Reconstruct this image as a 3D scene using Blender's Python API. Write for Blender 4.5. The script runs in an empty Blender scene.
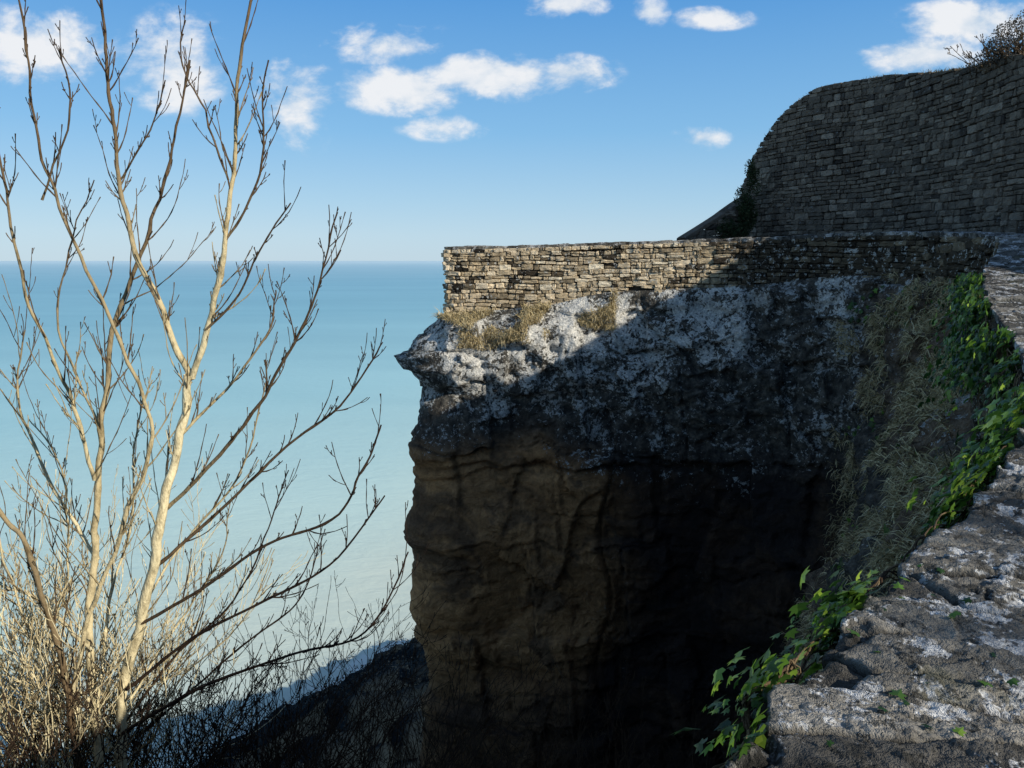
import bpy, math, random
import numpy as np
from mathutils import Vector
rng=np.random.default_rng(7); random.seed(7)
scene=bpy.context.scene
PITCH=math.radians(8.8); F=800.0; CP,SP=math.cos(PITCH),math.sin(PITCH)
# ---- image pixel (across, down) + assumed depth, projected through the camera -> world metres
def at(u,v,Y):
    a=(u-512)/F; b=(384-v)/F
    k=Y/(CP+b*SP)
    return (a*k, Y, (-SP+b*CP)*k)
# ---------------------------------------------------------------- noise
def _h(ix,iy,iz,seed):
    n=(ix.astype(np.int64)*374761393+iy.astype(np.int64)*668265263+iz.astype(np.int64)*2147483647+seed*974711)&0xffffffff
    n=((n^(n>>13))*1274126177)&0xffffffff
    n=(n^(n>>16))
    n=(n*2246822519)&0xffffffff
    n=n^(n>>15)
    return (n&0xffffff)/float(0xffffff)
def vnoise(p,seed=0):
    f=np.floor(p); t=p-f; t=t*t*(3-2*t); i=f.astype(np.int64)
    r=0
    for dx in (0,1):
        wx=t[...,0] if dx else 1-t[...,0]
        for dy in (0,1):
            wy=t[...,1] if dy else 1-t[...,1]
            for dz in (0,1):
                wz=t[...,2] if dz else 1-t[...,2]
                r=r+wx*wy*wz*_h(i[...,0]+dx,i[...,1]+dy,i[...,2]+dz,seed)
    return r*2-1
def fbm(p,octs=4,seed=0,gain=.5):
    r=0;a=1;q=p.copy()
    for o in range(octs):
        r=r+a*vnoise(q,seed+o*17); q=q*2.03+11.7; a*=gain
    return r
def ridged(p,octs=4,seed=0,gain=.5):
    r=0;a=1;q=p.copy()
    for o in range(octs):
        r=r+a*(1-2*np.abs(vnoise(q,seed+o*17))); q=q*2.03+11.7; a*=gain
    return r
def voro2(x,y,seed=0):
    fx=np.floor(x);fy=np.floor(y)
    d1=np.full(x.shape,9.);d2=np.full(x.shape,9.);cid=np.zeros(x.shape);cx=np.zeros(x.shape);cy=np.zeros(x.shape)
    for i in (-1,0,1):
        for j in (-1,0,1):
            gx=fx+i;gy=fy+j;z=np.zeros_like(gx)
            px=gx+.1+.8*_h(gx,gy,z,seed);py=gy+.1+.8*_h(gx,gy,z+3,seed)
            d=np.sqrt((px-x)**2+(py-y)**2)
            c=_h(gx,gy,z+7,seed)
            m=d<d1
            d2=np.where(m,d1,np.minimum(d2,d)); 
            cid=np.where(m,c,cid);cx=np.where(m,px,cx);cy=np.where(m,py,cy)
            d1=np.where(m,d,d1)
    return d1,d2,cid,x-cx,y-cy
def ss(a,b,x):
    t=np.clip((x-a)/(b-a),0,1);return t*t*(3-2*t)
# ---------------------------------------------------------------- mesh helpers
def mk(name,V,Fc,mat,attrs=None,smooth=True,parent=None,**props):
    me=bpy.data.meshes.new(name)
    V=np.asarray(V,dtype=float)
    me.from_pydata(V.tolist() if len(V) else [],[],Fc.tolist() if isinstance(Fc,np.ndarray) else Fc)
    if attrs:
        for k,a in attrs.items():
            at_=me.attributes.new(k,'FLOAT','POINT'); at_.data.foreach_set('value',np.asarray(a,dtype=np.float32))
    me.polygons.foreach_set('use_smooth',[smooth]*len(me.polygons))
    me.materials.append(mat); me.update()
    o=bpy.data.objects.new(name,me); scene.collection.objects.link(o)
    if parent: o.parent=parent
    for k,v in props.items(): o[k]=v
    return o
def empty(name,loc=(0,0,0),**props):
    o=bpy.data.objects.new(name,None); o.location=loc; o.empty_display_size=.3
    scene.collection.objects.link(o)
    for k,v in props.items(): o[k]=v
    return o
def gridfaces(n,m,flip=False):
    i=np.arange(n-1)[:,None]*m+np.arange(m-1)[None,:]
    f=np.stack([i,i+1,i+m+1,i+m],-1).reshape(-1,4)
    return f[:,::-1] if flip else f
def catmull(T,step=.05):
    T=np.asarray(T,float); out=[]
    n=len(T)
    for i in range(n-1):
        p0=T[max(i-1,0)];p1=T[i];p2=T[i+1];p3=T[min(i+2,n-1)]
        L=np.linalg.norm(p2[:2]-p1[:2]); k=max(2,int(L/step))
        t=np.linspace(0,1,k,endpoint=False)[:,None]
        c=.5*((2*p1)+(-p0+p2)*t+(2*p0-5*p1+4*p2-p3)*t**2+(-p0+3*p1-3*p2+p3)*t**3)
        c[:,3:]=(p1+(p2-p1)*(t*t*(3-2*t)))[:,3:] if T.shape[1]>3 else c[:,3:]
        out.append(c)
    out.append(T[-1:]); C=np.concatenate(out)
    d=np.r_[0,np.cumsum(np.linalg.norm(np.diff(C[:,:2],axis=0),axis=1))]
    return C,d
def path(T,step=.05,sm=5):
    C,d=catmull(T,step)
    tg=np.gradient(C[:,:2],axis=0)
    k=np.ones(sm)/sm
    tg=np.stack([np.convolve(np.pad(tg[:,j],sm//2,mode='edge'),k,'valid') for j in (0,1)],1)
    tg/=np.linalg.norm(tg,axis=1)[:,None]
    N=np.stack([tg[:,1],-tg[:,0]],1)
    return C,d,tg,N
# ---------------------------------------------------------------- materials
class M:
    def __init__(s,name):
        s.m=bpy.data.materials.new(name); s.m.use_nodes=True; s.t=s.m.node_tree; s.n=s.t.nodes; s.n.clear()
        s.out=s.n.new('ShaderNodeOutputMaterial'); s.b=s.n.new('ShaderNodeBsdfPrincipled')
        s.t.links.new(s.b.outputs[0],s.out.inputs[0]); s.tc=s.n.new('ShaderNodeTexCoord')
        s.b.inputs['Roughness'].default_value=.9
        s.b.inputs['Specular IOR Level'].default_value=.1
    def l(s,a,b): s.t.links.new(a,b)
    def put(s,sock,v):
        if hasattr(v,'is_linked') or hasattr(v,'links'): s.l(v,sock)
        else: sock.default_value=v
    def noise(s,scale,detail=5,rough=.55,dist=0,vec=None):
        n=s.n.new('ShaderNodeTexNoise'); n.inputs['Scale'].default_value=scale;n.inputs['Detail'].default_value=min(detail,5)
        n.inputs['Roughness'].default_value=rough;n.inputs['Distortion'].default_value=dist
        s.l(vec or s.tc.outputs['Object'],n.inputs['Vector']); return n.outputs[0]
    def scaled(s,sc):
        n=s.n.new('ShaderNodeVectorMath'); n.operation='MULTIPLY'; n.inputs[1].default_value=sc; s.l(s.tc.outputs['Object'],n.inputs[0]); return n.outputs[0]
    def attr(s,nm):
        n=s.n.new('ShaderNodeAttribute'); n.attribute_name=nm; return n.outputs['Fac']
    def math(s,op,a,b=0.0,c=0.0):
        n=s.n.new('ShaderNodeMath'); n.operation=op
        s.put(n.inputs[0],a); s.put(n.inputs[1],b); s.put(n.inputs[2],c); return n.outputs[0]
    def rng(s,v,a,b,c=0.0,d=1.0):
        n=s.n.new('ShaderNodeMapRange'); n.interpolation_type='SMOOTHSTEP'
        s.put(n.inputs[0],v)
        for i,x in enumerate((a,b,c,d)): n.inputs[i+1].default_value=x
        return n.outputs[0]
    def ramp(s,v,stops):
        n=s.n.new('ShaderNodeValToRGB'); e=n.color_ramp.elements
        while len(e)<len(stops): e.new(.5)
        for q,(p,c) in zip(e,stops): q.position=p; q.color=(*c,1)
        s.l(v,n.inputs[0]); return n.outputs[0]
    def mix(s,f,a,b,mode='MIX'):
        n=s.n.new('ShaderNodeMix'); n.data_type='RGBA'; n.blend_type=mode
        s.put(n.inputs[0],f)
        for i,x in ((6,a),(7,b)):
            if isinstance(x,tuple): n.inputs[i].default_value=(*x,1)
            else: s.l(x,n.inputs[i])
        return n.outputs[2]
    def bump(s,h,dist=.02,strength=1.0,prev=None):
        n=s.n.new('ShaderNodeBump'); n.inputs['Distance'].default_value=dist;n.inputs['Strength'].default_value=strength
        s.l(h,n.inputs['Height']); 
        if prev: s.l(prev,n.inputs['Normal'])
        return n.outputs[0]
    def done(s,col,nor=None,rough=None):
        if isinstance(col,tuple): s.b.inputs['Base Color'].default_value=(*col,1)
        else: s.l(col,s.b.inputs['Base Color'])
        if nor: s.l(nor,s.b.inputs['Normal'])
        if rough is not None: s.put(s.b.inputs['Roughness'],rough)
        return s.m
def rock_mat():
    m=M('cliff_rock')
    n1=m.noise(.8,4,.65,.5); n2=m.noise(7,4,.7); st=m.noise(1.3,5,.62,.3,m.scaled((.6,.6,1.6)))
    col=m.ramp(st,[(.27,(.19,.098,.044)),(.43,(.37,.195,.085)),(.58,(.49,.27,.125)),(.75,(.30,.165,.082))])
    col=m.mix(m.math('MULTIPLY',m.rng(n1,.50,.62),.75),col,(.125,.08,.052))
    col=m.mix(.55,col,m.ramp(n2,[(.32,(.38,.38,.38)),(.62,(1.2,1.2,1.15))]),'MULTIPLY')
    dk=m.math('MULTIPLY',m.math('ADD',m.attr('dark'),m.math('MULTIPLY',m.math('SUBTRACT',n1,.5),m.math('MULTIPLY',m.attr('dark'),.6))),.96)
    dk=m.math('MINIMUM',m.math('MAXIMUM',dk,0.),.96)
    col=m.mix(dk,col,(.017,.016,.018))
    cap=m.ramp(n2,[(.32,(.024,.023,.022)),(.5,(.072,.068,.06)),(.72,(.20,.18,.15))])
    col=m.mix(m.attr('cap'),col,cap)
    la=m.attr('lichen')
    ln=m.math('ADD',m.math('MULTIPLY',m.noise(2.5,5,.76,.4),.48),m.math('MULTIPLY',m.noise(13,4,.78),.52))
    th=m.math('SUBTRACT',m.math('ADD',ln,m.math('MULTIPLY',la,.165)),.612)
    lm=m.rng(th,0.0,.03)
    lc=m.ramp(m.noise(30,2),[(.3,(.33,.34,.34)),(.7,(.78,.76,.71))])
    lc=m.mix(m.rng(la,.45,.92),m.mix(.5,lc,(.28,.31,.34),'MULTIPLY'),lc)  # sparser lichen gets shade put into its colour: darker and bluer
    col=m.mix(m.math('MULTIPLY',lm,m.rng(la,.02,.3)),col,lc)
    b=m.bump(st,.08,.7); b=m.bump(m.math('ADD',m.noise(4,5,.75,.5),m.math('MULTIPLY',n2,.35)),.15,.95,b)
    return m.done(col,b)
def stone_mat(name,stops,lich=.55,lc=(.5,.5,.46),lo=.35):
    m=M(name)
    tn=m.attr('tint')
    col=m.ramp(tn,stops)
    col=m.mix(.8,col,m.ramp(m.noise(8,5,.72),[(.28,(lo,lo*.97,lo*.93)),(.48,(.85,.83,.8)),(.72,(1.4,1.33,1.22))]),'MULTIPLY')
    lm=m.rng(m.math('ADD',m.noise(9,4,.78,.3),m.math('MULTIPLY',m.math('SUBTRACT',.5,tn),.10)),lich,lich+.04)
    col=m.mix(m.math('MULTIPLY',lm,.85),col,lc)
    return m.done(col,m.bump(m.noise(16,5,.75),.045,.9))
ROCK=rock_mat()
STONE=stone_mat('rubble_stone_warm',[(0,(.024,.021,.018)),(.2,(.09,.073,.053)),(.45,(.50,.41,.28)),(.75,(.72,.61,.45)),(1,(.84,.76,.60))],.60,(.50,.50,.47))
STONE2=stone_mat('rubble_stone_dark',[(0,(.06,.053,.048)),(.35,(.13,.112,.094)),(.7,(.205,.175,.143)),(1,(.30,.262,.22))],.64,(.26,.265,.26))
mm=M('mortar_dark'); MORTAR=mm.done(mm.ramp(mm.noise(8,4),[(.3,(.022,.018,.015)),(.7,(.08,.064,.048))]))  # dark mottled mortar backing behind the stones
def coping_mat():
    m=M('coping_slabs_lichen')
    col=m.ramp(m.attr('tint'),[(0,(.075,.072,.068)),(.35,(.15,.145,.135)),(.7,(.24,.23,.21)),(1,(.34,.32,.29))])
    col=m.mix(.9,col,m.ramp(m.noise(9,5,.78,.5),[(.34,(.28,.28,.28)),(.5,(.85,.84,.82)),(.66,(1.5,1.46,1.4))]),'MULTIPLY')
    lm=m.rng(m.noise(5.5,5,.80,.3),.53,.57)
    lc=m.ramp(m.noise(45,3,.75),[(.35,(.28,.29,.31)),(.6,(.74,.75,.76))])
    col=m.mix(m.math('MULTIPLY',lm,.85),col,lc)
    d2=m.rng(m.noise(19,5,.80,.2,m.scaled((1,1,1.01))),.555,.59)
    col=m.mix(m.math('MULTIPLY',d2,.8),col,(.035,.035,.032))
    col=m.mix(m.math('MULTIPLY',m.rng(m.noise(2.7,4,.6),.58,.66),.45),col,(.07,.075,.03))
    col=m.mix(m.attr('crack'),col,(.010,.010,.009))
    return m.done(col,m.bump(m.noise(20,5,.80,.3),.026,1.0))
COPE=coping_mat()
def leaf_mat(name,stops,trans=.35,rough=.45):
    m=M(name); col=m.ramp(m.attr('tint'),stops); m.b.inputs['Specular IOR Level'].default_value=.4 if trans>0 else .05
    m.done(col,None,rough)
    if trans>0:
        tr=m.n.new('ShaderNodeBsdfTranslucent'); m.l(col,tr.inputs[0]); mx=m.n.new('ShaderNodeMixShader'); mx.inputs[0].default_value=trans
        m.l(m.b.outputs[0],mx.inputs[1]); m.l(tr.outputs[0],mx.inputs[2]); m.l(mx.outputs[0],m.out.inputs[0])
    return m.m
IVY=leaf_mat('ivy_leaf',[(0,(.012,.034,.010)),(.35,(.035,.09,.018)),(.7,(.13,.26,.035)),(.95,(.36,.50,.07)),(1,(.28,.13,.04))],.4,.35)
GRASS=leaf_mat('dry_grass',[(0,(.06,.055,.025)),(.4,(.24,.19,.095)),(.8,(.54,.44,.25)),(1,(.70,.60,.38))],0,.8)
SCRUB=leaf_mat('dark_scrub_leaf',[(0,(.013,.016,.010)),(.6,(.026,.030,.018)),(1,(.055,.05,.032))],0,.8)
SHRUBG=leaf_mat('green_bush_leaf',[(0,(.015,.026,.012)),(.6,(.038,.055,.026)),(1,(.09,.09,.05))],0,.8)
BUSHM=leaf_mat('winter_bush_twigs',[(0,(.05,.043,.035)),(.6,(.14,.12,.095)),(1,(.24,.20,.16))],0,.8)
WOOD=leaf_mat('winter_wood_haze',[(0,(.010,.016,.020)),(.6,(.016,.023,.028)),(1,(.026,.033,.037))],0,1.)  # blue-dark of shade and distance haze mixed into the crown colours
def bark_mat():
    m=M('bark')
    c=m.ramp(m.attr('tint'),[(0,(.035,.022,.017)),(.35,(.16,.11,.065)),(.6,(.55,.45,.26)),(1,(.84,.74,.48))])
    c=m.mix(.65,c,m.ramp(m.noise(15,5,.78,0,m.scaled((1,1,.45))),[(.38,(.22,.20,.16)),(.54,(1,1,1))]),'MULTIPLY')
    return m.done(c,m.bump(m.noise(40,3,.7,0,m.scaled((1,1,.4))),.012,.8))
BARK=bark_mat()
def ground_mat(name,a,b,sc=1.):
    m=M(name); return m.done(m.ramp(m.noise(sc,5,.65),[(.35,a),(.65,b)]))
LAND=ground_mat('hillside_soil_haze',(.009,.015,.019),(.014,.021,.026),.4)  # soil colour carries painted shade and distance haze
TURF=ground_mat('turf',(.05,.06,.02),(.12,.11,.05),1.2)
PATH=ground_mat('path_gravel',(.14,.12,.10),(.25,.22,.18),3)

# ================================================================ plan of the wall line
R=[(4,34,.1, 1.0,1,0),(1.3,25,.2, 1.1,1,0),(-.62,18.2,.3, 1.3,1,0)]
def rr(u,v,Y,wh,tip,bank): R.append((*at(u,v,Y),wh,tip,bank))
rr(450,247,16.25,1.3,1,0); rr(455,247,15.95,1.3,.8,0)
rr(530,245,15.8,1.2,.15,0); rr(620,242,15.5,.92,0,0); rr(740,238,15,.85,0,.0); rr(850,233,14,.7,0,.05)
rr(930,232,12.6,.7,0,.55); rr(1000,237,10.6,.8,0,1); rr(989,268,8.5,1.0,0,1); rr(993,300,6.5,1.1,0,.9)
rr(1024,345,4.8,1.2,0,.8); rr(1045,390,3.6,1.2,0,.8); rr(1024,450,2.6,1.2,0,.8); rr(965,520,2.05,1.2,0,.7)
rr(900,590,1.66,1.2,0,.7); rr(840,655,1.38,1.2,0,.7); rr(791,700,1.2,1.2,0,.7); rr(778,768,1.02,1.2,0,.7)
R+=[(-.1,.86,-.72,1.2,0,.7),(-1.5,.85,-.75,1.2,0,.7),(-4,1.0,-.8,1.2,0,.7),(-8,1.5,-.9,1.2,0,.7)]
RC,RD,RT,RN=path(R,.045,9)
RX,RY,RZ,RWH,RTIP,RBK=RC.T
def s_at(q): return RD[np.argmin(np.abs(RX-q[0])+np.abs(RY-q[1]))]
sA=s_at(at(450,247,16.25)); sC=s_at(at(740,238,15)); sE=s_at(at(930,232,12.6)); sG=s_at(at(989,268,8.5)); sH=s_at(at(1024,345,4.8)); sL=s_at(at(791,700,1.2)); sM=s_at((-.1,.86))
# ---------------------------------------------------------------- cliff
pix=[(440,315),(432,322),(421,332),(411,343),(407,354),(411,366),(420,378),(424,390),(420,415),(414,450),(411,480),(411,500),(403,515),(402,526),(412,541),(413,570),(411,597),(417,622),(428,645),(436,670),(438,684),(425,692),(423,730),(415,768)]
tz=np.array([at(u,v,16.2)[2] for u,v in pix]); to=np.array([-1.25-at(u,v,16.2)[0] for u,v in pix])-.09
tz=np.r_[-16,tz[::-1],.5]; to=np.r_[1.6,to[::-1],0]
fz=np.array([-16,-10,-9.0,-8.6,-8.3,-8.0,-6.5,-5.0,-4.35,-4.2,-4.0,-3.4,-2.9,-2.65,-2.35,-1.8,-1.45,-1.2,-1.0,.5])
fo=np.array([1.2,.90,.80,.72,.45,.50,.56,.52,.50,.46,.45,.38,.31,.31,.46,.46,.38,.26,.10,0])
NZ=340
S=RD[:,None]; topz=(RZ-RWH)[:,None]
zz=np.linspace(0,1,NZ)
Z=topz+(-16-topz)*zz[None,:]**1.12+0*S
tip=RTIP[:,None]; bank=RBK[:,None]
depth=topz-Z
front=np.interp(Z,fz,fo); tipo=np.interp(Z,tz,to)
u_=(S-sA)
capw=1-ss(2.6,4.6,u_)
front=front*(capw+(1-capw)*.5)-.14*ss(3.5,3.75,u_+ .15*np.sin(Z*2.1))*ss(-2.8,-3.5,Z)*(1-ss(8,10,u_))-.25*ss(4,7,u_)*ss(-2.8,-3.5,Z)*(1-ss(8,10,u_))
base=tip*tipo+(1-tip)*front
bk=np.minimum(.36*depth,2.2)+.05
O=base*(1-bank)+bk*bank
Pw=np.stack([RX[:,None]+RN[:,0][:,None]*O, RY[:,None]+RN[:,1][:,None]*O, Z],-1)
big=fbm(Pw*np.array([.35,.35,.35]),3,3)*.10
warp=fbm(Pw*.45,3,31)*.22
wx=fbm(Pw*2.2,4,33)*.05; wy=fbm(Pw*2.2,4,34)*.04
def courses(th,wd,seed,amp,crk,cw,ck2=.5):
    lay=(Z+warp+wy)/th; li=np.floor(lay); lf=lay-li
    col=(S+wx+Z*.12)/wd+_h(li,li*0,li*0,seed)*7; ci=np.floor(col); cf=col-ci
    hh_=_h(li+0*col,ci,li*0,seed+1)
    off=(hh_-.5)*amp+ (cf-.5)*(_h(li,ci,li*0+3,seed)-.5)*amp*1.3+(lf-.5)*(_h(li,ci,li*0+5,seed)-.5)*amp*1.4
    e1=np.clip(np.minimum(lf,1-lf)*th/cw,0,1); e2=np.clip(np.minimum(cf,1-cf)*wd/cw,0,1)
    k1=_h(li,ci,li*0+9,seed)
    return off - crk*((1-e1)*(.4+.6*k1)+(1-e2)*ck2*(1-k1)), (1-e1)*k1+(1-e2)*ck2*(1-k1)
low=ss(-3.4,-4.2,Z)*(1-ss(3.2,3.8,u_))
blocks,bck=courses(1.9,1.9,5,.40,.12,.035,1.1)
mid,mck=courses(.62,1.0,9,.15,.05,.03,.7)
d1,d2,c,ox,oy=voro2((S+wx*2+Z*.3)/.8,(Z+wy*2)/.5,8)
c2=(c*57.3)%1;c3=(c*131.7)%1; e=d2-d1
facet=(c-.5)*.12+ox*(c2-.5)*.38+oy*(c3-.5)*.34-(1-ss(0,.06,e))*.03
d1,d2,c,ox,oy=voro2((S+wx*2-Z*.2)/1.5,(Z+wy*2)/1.9,48)
c2=(c*57.3)%1;c3=(c*131.7)%1; e=d2-d1
facetb=(c-.5)*.16+ox*(c2-.5)*.50+oy*(c3-.5)*.38-(1-ss(0,.025,e))*.05
d1,d2,c,ox,oy=voro2((S+wx*2)/.33,(Z+wy*2)/.2,18)
c2=(c*57.3)%1;c3=(c*131.7)%1
chip=(c-.5)*.05+ox*(c2-.5)*.12+oy*(c3-.5)*.12
wsm=ss(-3.6,-2.2,Z+warp)*.85+.34
lowz=ss(-3.4,-4.2,Z)
fine=ridged(Pw*np.array([1.6,1.6,2.4]),5,8,.55)*.035*(1-.5*low)
pitt=fbm(Pw*7,3,81,.6)*.014*(1-.4*low)
seam=-4.0+warp*1.0+.14*np.sin(u_*1.1)
seamd=(.07*ss(-.03,.05,Z-seam)*(1-ss(.2,.8,Z-seam))-.08*np.exp(-((Z-seam)/.045)**2))*(1-bank)*(1-.6*tip)
crack_x=np.exp(-((u_-3.55-warp*.3+.15*np.sin(Z*2.1))/.035)**2)*ss(-2.6,-3.2,Z)*.18
D=big*(1-.5*tip)+blocks*(1-.7*tip)*(1-bank*.6)*(1-.35*lowz)+facetb*lowz*(1-.6*tip)*(1-bank*.5)+mid*(.45+.5*wsm)*(1-bank*.4)*(1-.3*tip)+facet*wsm*(1-.4*tip)+chip*(.4+.6*wsm)*(1-.2*low)+fine*(1+2.5*bank)+pitt-crack_x*(1-bank)+seamd
D=D+bank*fbm(Pw*.8,4,88)*.3
fade=ss(0,.3,depth)
D=D*fade
D=D+np.abs(fbm(Pw*np.array([1.1,1.1,1.6]),4,55))*.12*ss(.1,.4,depth)*(1-ss(1.0,1.5,depth))*(1-bank)*capw
O2=O+D
O2[:,0]=-.25
CX=RX[:,None]+RN[:,0][:,None]*O2; CY=RY[:,None]+RN[:,1][:,None]*O2
CZ=Z+(fbm(Pw*1.7,3,91)*.12+np.maximum(0,facet)*.7*(depth<1))*fade
CV=np.stack([CX,CY,CZ],-1)
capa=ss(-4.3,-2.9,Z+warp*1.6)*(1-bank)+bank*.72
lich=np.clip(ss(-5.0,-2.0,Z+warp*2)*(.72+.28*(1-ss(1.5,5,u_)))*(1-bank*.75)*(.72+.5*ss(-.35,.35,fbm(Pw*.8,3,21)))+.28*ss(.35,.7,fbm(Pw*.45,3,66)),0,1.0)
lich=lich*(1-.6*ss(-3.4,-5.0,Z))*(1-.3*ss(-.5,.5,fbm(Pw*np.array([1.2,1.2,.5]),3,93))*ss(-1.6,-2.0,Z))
dark=np.clip(ss(1.2,6.2,u_+warp*2)*(1-bank*.4)*ss(-1.2,-3.4,Z)*.88+.35*ss(3.3,4.2,u_)*(1-bank)*ss(-2,-3.4,Z)+.9*ss(-2.3,-2.65,Z+warp*.3)*(1-ss(-3.3,-4.3,Z+warp*2))+.2*ss(.2,.5,fbm(Pw*np.array([.5,.5,.35]),3,19))+.4*np.exp(-((Z-seam)/.06)**2)+.7*ss(-7.2,-9.6,Z)+(.6*bck+.35*mck)*(Z<-3),0,1)  # shade painted under the overhang and into the bay, plus dark cracks
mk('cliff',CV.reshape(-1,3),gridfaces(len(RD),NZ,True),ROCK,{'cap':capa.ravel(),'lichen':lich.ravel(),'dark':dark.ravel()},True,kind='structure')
# ---------------------------------------------------------------- rubble stones
def template():
    vs={};V=[];Fs=[]
    def vid(p):
        k=tuple(np.round(p,5))
        if k not in vs: vs[k]=len(V);V.append(p)
        return vs[k]
    g=np.array([-1,-.55,0,.55,1.]); n=4
    for ax in range(3):
        for sg in (-1,1):
            if ax==1 and sg==1: continue
            for i in range(n):
                for j in range(n):
                    q=[]
                    for a,b in ((g[i],g[j]),(g[i+1],g[j]),(g[i+1],g[j+1]),(g[i],g[j+1])):
                        p=[0,0,0];p[ax]=sg;o=[k for k in range(3) if k!=ax];p[o[0]]=a;p[o[1]]=b;q.append(vid(np.array(p,float)))
                    fl=(sg>0)!=(ax==1)
                    Fs.append(q if fl else q[::-1])
    V=np.array(V)
    L=(np.abs(V)**14).sum(1)**(1/14.)
    return V/L[:,None],np.array(Fs)
TV,TF=template()
class Acc:
    def __init__(s): s.V=[];s.F=[];s.T=[];s.n=0
    def add(s,V,Fc,t):
        s.V.append(V); s.F.append(np.asarray(Fc)+s.n); s.n+=len(V); s.T.append(np.full(len(V),t) if np.isscalar(t) else t)
    def obj(s,name,mat,smooth=True,parent=None,**p):
        Fs=[]
        for f in s.F: Fs+=f.tolist()
        return mk(name,np.concatenate(s.V),Fs,mat,{'tint':np.concatenate(s.T)},smooth,parent,**p)
def stones(acc,C,D,T,N,s0,s1,zb,zt,ch,ln,follow,dep=.16,prot=.04,jit=.09,tfun=None,clamp=False,seed=1,wav=1.,gap=.0045):
    X=lambda s:np.interp(s,D,C[:,0]);Y=lambda s:np.interp(s,D,C[:,1])
    sm=np.linspace(s0,s1,60)
    H=max(zt(s)-zb(s) for s in sm); zmin=min(zb(s) for s in sm); zmax=max(zt(s) for s in sm)
    lev=0.0; tot=H if follow else zmax-zmin
    while lev<tot:
        h=ch*random.uniform(.65,1.35); s=s0-random.uniform(0,ln)
        while s<s1:
            w=ln*random.choice([.4,.5,.7,.9,1,1.2,1.5])*random.uniform(.8,1.2)
            sc=s+w/2
            if s0<=sc<=s1:
                wv=(.45*ch*math.sin(sc*1.3+lev*2.1+seed)+.28*ch*math.sin(sc*3.7+lev*5))*wav
                parts=[(0,h)] if (random.random()>.2 or h<ch*.9) else [(-h/4,h/2),(h/4,h/2)]
                for dz,hh in parts:
                    zc=((zt(sc)-lev-h/2+wv*min(1,lev/ch)) if follow else (zmin+lev+h/2+wv))+dz
                    if zc-hh/2>zb(sc)-hh*.6 and zc-hh/2<zt(sc)-.02 and (clamp or zc+hh/2<zt(sc)+hh*.35):
                        V=TV+rng.uniform(-jit,jit,TV.shape)*np.array([1,1.4,1.6])
                        tl=random.uniform(-.07,.07)*wav; tp=random.uniform(-.18,.18)*wav
                        lx=V[:,0]*(w/2-gap)*(1+tp*V[:,2]*.4); ly=V[:,1]*dep/2; lz=V[:,2]*(hh/2-gap)*(1+tp*V[:,0])+lx*tl
                        pr=random.uniform(0,prot)
                        cx=X(sc);cy=Y(sc);tx=np.interp(sc,D,T[:,0]);ty=np.interp(sc,D,T[:,1])
                        nx,ny=ty,-tx
                        off=pr-ly-dep/2+.03+lx*random.uniform(-.1,.1)
                        zv=zc+lz
                        if clamp: zv=np.minimum(zv,np.interp(sc+lx,D,C[:,2])+random.uniform(-.02,.03))
                        P=np.stack([cx+tx*lx+nx*(off),cy+ty*lx+ny*(off),zv],1)
                        t=random.gauss(.55,.22)
                        if tfun: t=tfun(sc,t)
                        acc.add(P,TF,min(1,max(0,t)))
            s+=w
        lev+=h
zt_r=lambda s:np.interp(s,RD,RZ)-.05
zb_r=lambda s:np.interp(s,RD,RZ-RWH)-.10+.09*np.sin(s*2.3)+.07*np.sin(s*5.9+1)
wall=empty('parapet_wall',(0,0,0),label='curved rubble stone parapet wall topped with lichened slabs along the cliff edge',category='wall')
acc=Acc()
def shade_tint(s,t):
    k=float(ss(sC-1.0,sC+.3,np.array(s)))  # stones along the shaded stretch go darker, shade put into their tint
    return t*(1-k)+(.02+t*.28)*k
stones(acc,RC,RD,RT,RN,sA-3.5,sE,zb_r,zt_r,.09,.19,True,.2,.045,.08,tfun=shade_tint,wav=.6)
stones(acc,RC,RD,RT,RN,sE,sM,zb_r,zt_r,.11,.26,True,.2,.04,tfun=shade_tint)
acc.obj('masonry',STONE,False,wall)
ii=np.arange(0,len(RD),2)
lv=np.linspace(0,1,5)
bz=(RZ[ii]-.06)[:,None]+(-(RWH[ii]+.3))[:,None]*lv[None]
bv=np.stack([(RX[ii]-RN[ii,0]*.05)[:,None]+0*bz,(RY[ii]-RN[ii,1]*.05)[:,None]+0*bz,bz],-1)
bk_in=np.stack([(RX[ii]-RN[ii,0]*.5)[:,None]+0*bz[:, ::-1],(RY[ii]-RN[ii,1]*.5)[:,None]+0*bz,bz[:, ::-1]],-1)
mk('core',np.concatenate([bk_in,bv],1).reshape(-1,3),gridfaces(len(ii),10,True),MORTAR,None,True,wall)
# coping
ss_=[sA-3.5]
while ss_[-1]<sM+.3:
    s=ss_[-1]; y=np.interp(s,RD,RY); x=np.interp(s,RD,RX); ss_.append(s+max(.0042,math.hypot(x,y)*.0028))
cs=np.array(ss_); nt=200
wd=np.interp(cs,[sA,sE,sG,sH,sM],[.45,.5,.75,.95,.95])
tt=np.linspace(0,1,nt)
tcross=np.concatenate([np.full(10,0.),tt,np.full(6,1.)])
drop=np.concatenate([np.linspace(.075,.004,10),np.zeros(nt),np.linspace(.01,.12,6)])
GS=cs[:,None]+0*tcross[None]; GT=tcross[None]*wd[:,None]
P3=np.stack([GS,GT,0*GS],-1)
w1=vnoise(P3*3,4)*.04+fbm(P3*13,4,14)*.011; w2=vnoise(P3*3+9,5)*.04+fbm(P3*13+4,4,15)*.011
px=(GS+w1+GT*.3)/.17; py=(GT+w2)/.36
d1,d2,cid,ox,oy=voro2(px,py,12)
e=d2-d1; crackm=(1-ss(.01,.065,e))
cid2=(cid*57.3)%1; cid3=(cid*131.7)%1
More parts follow.
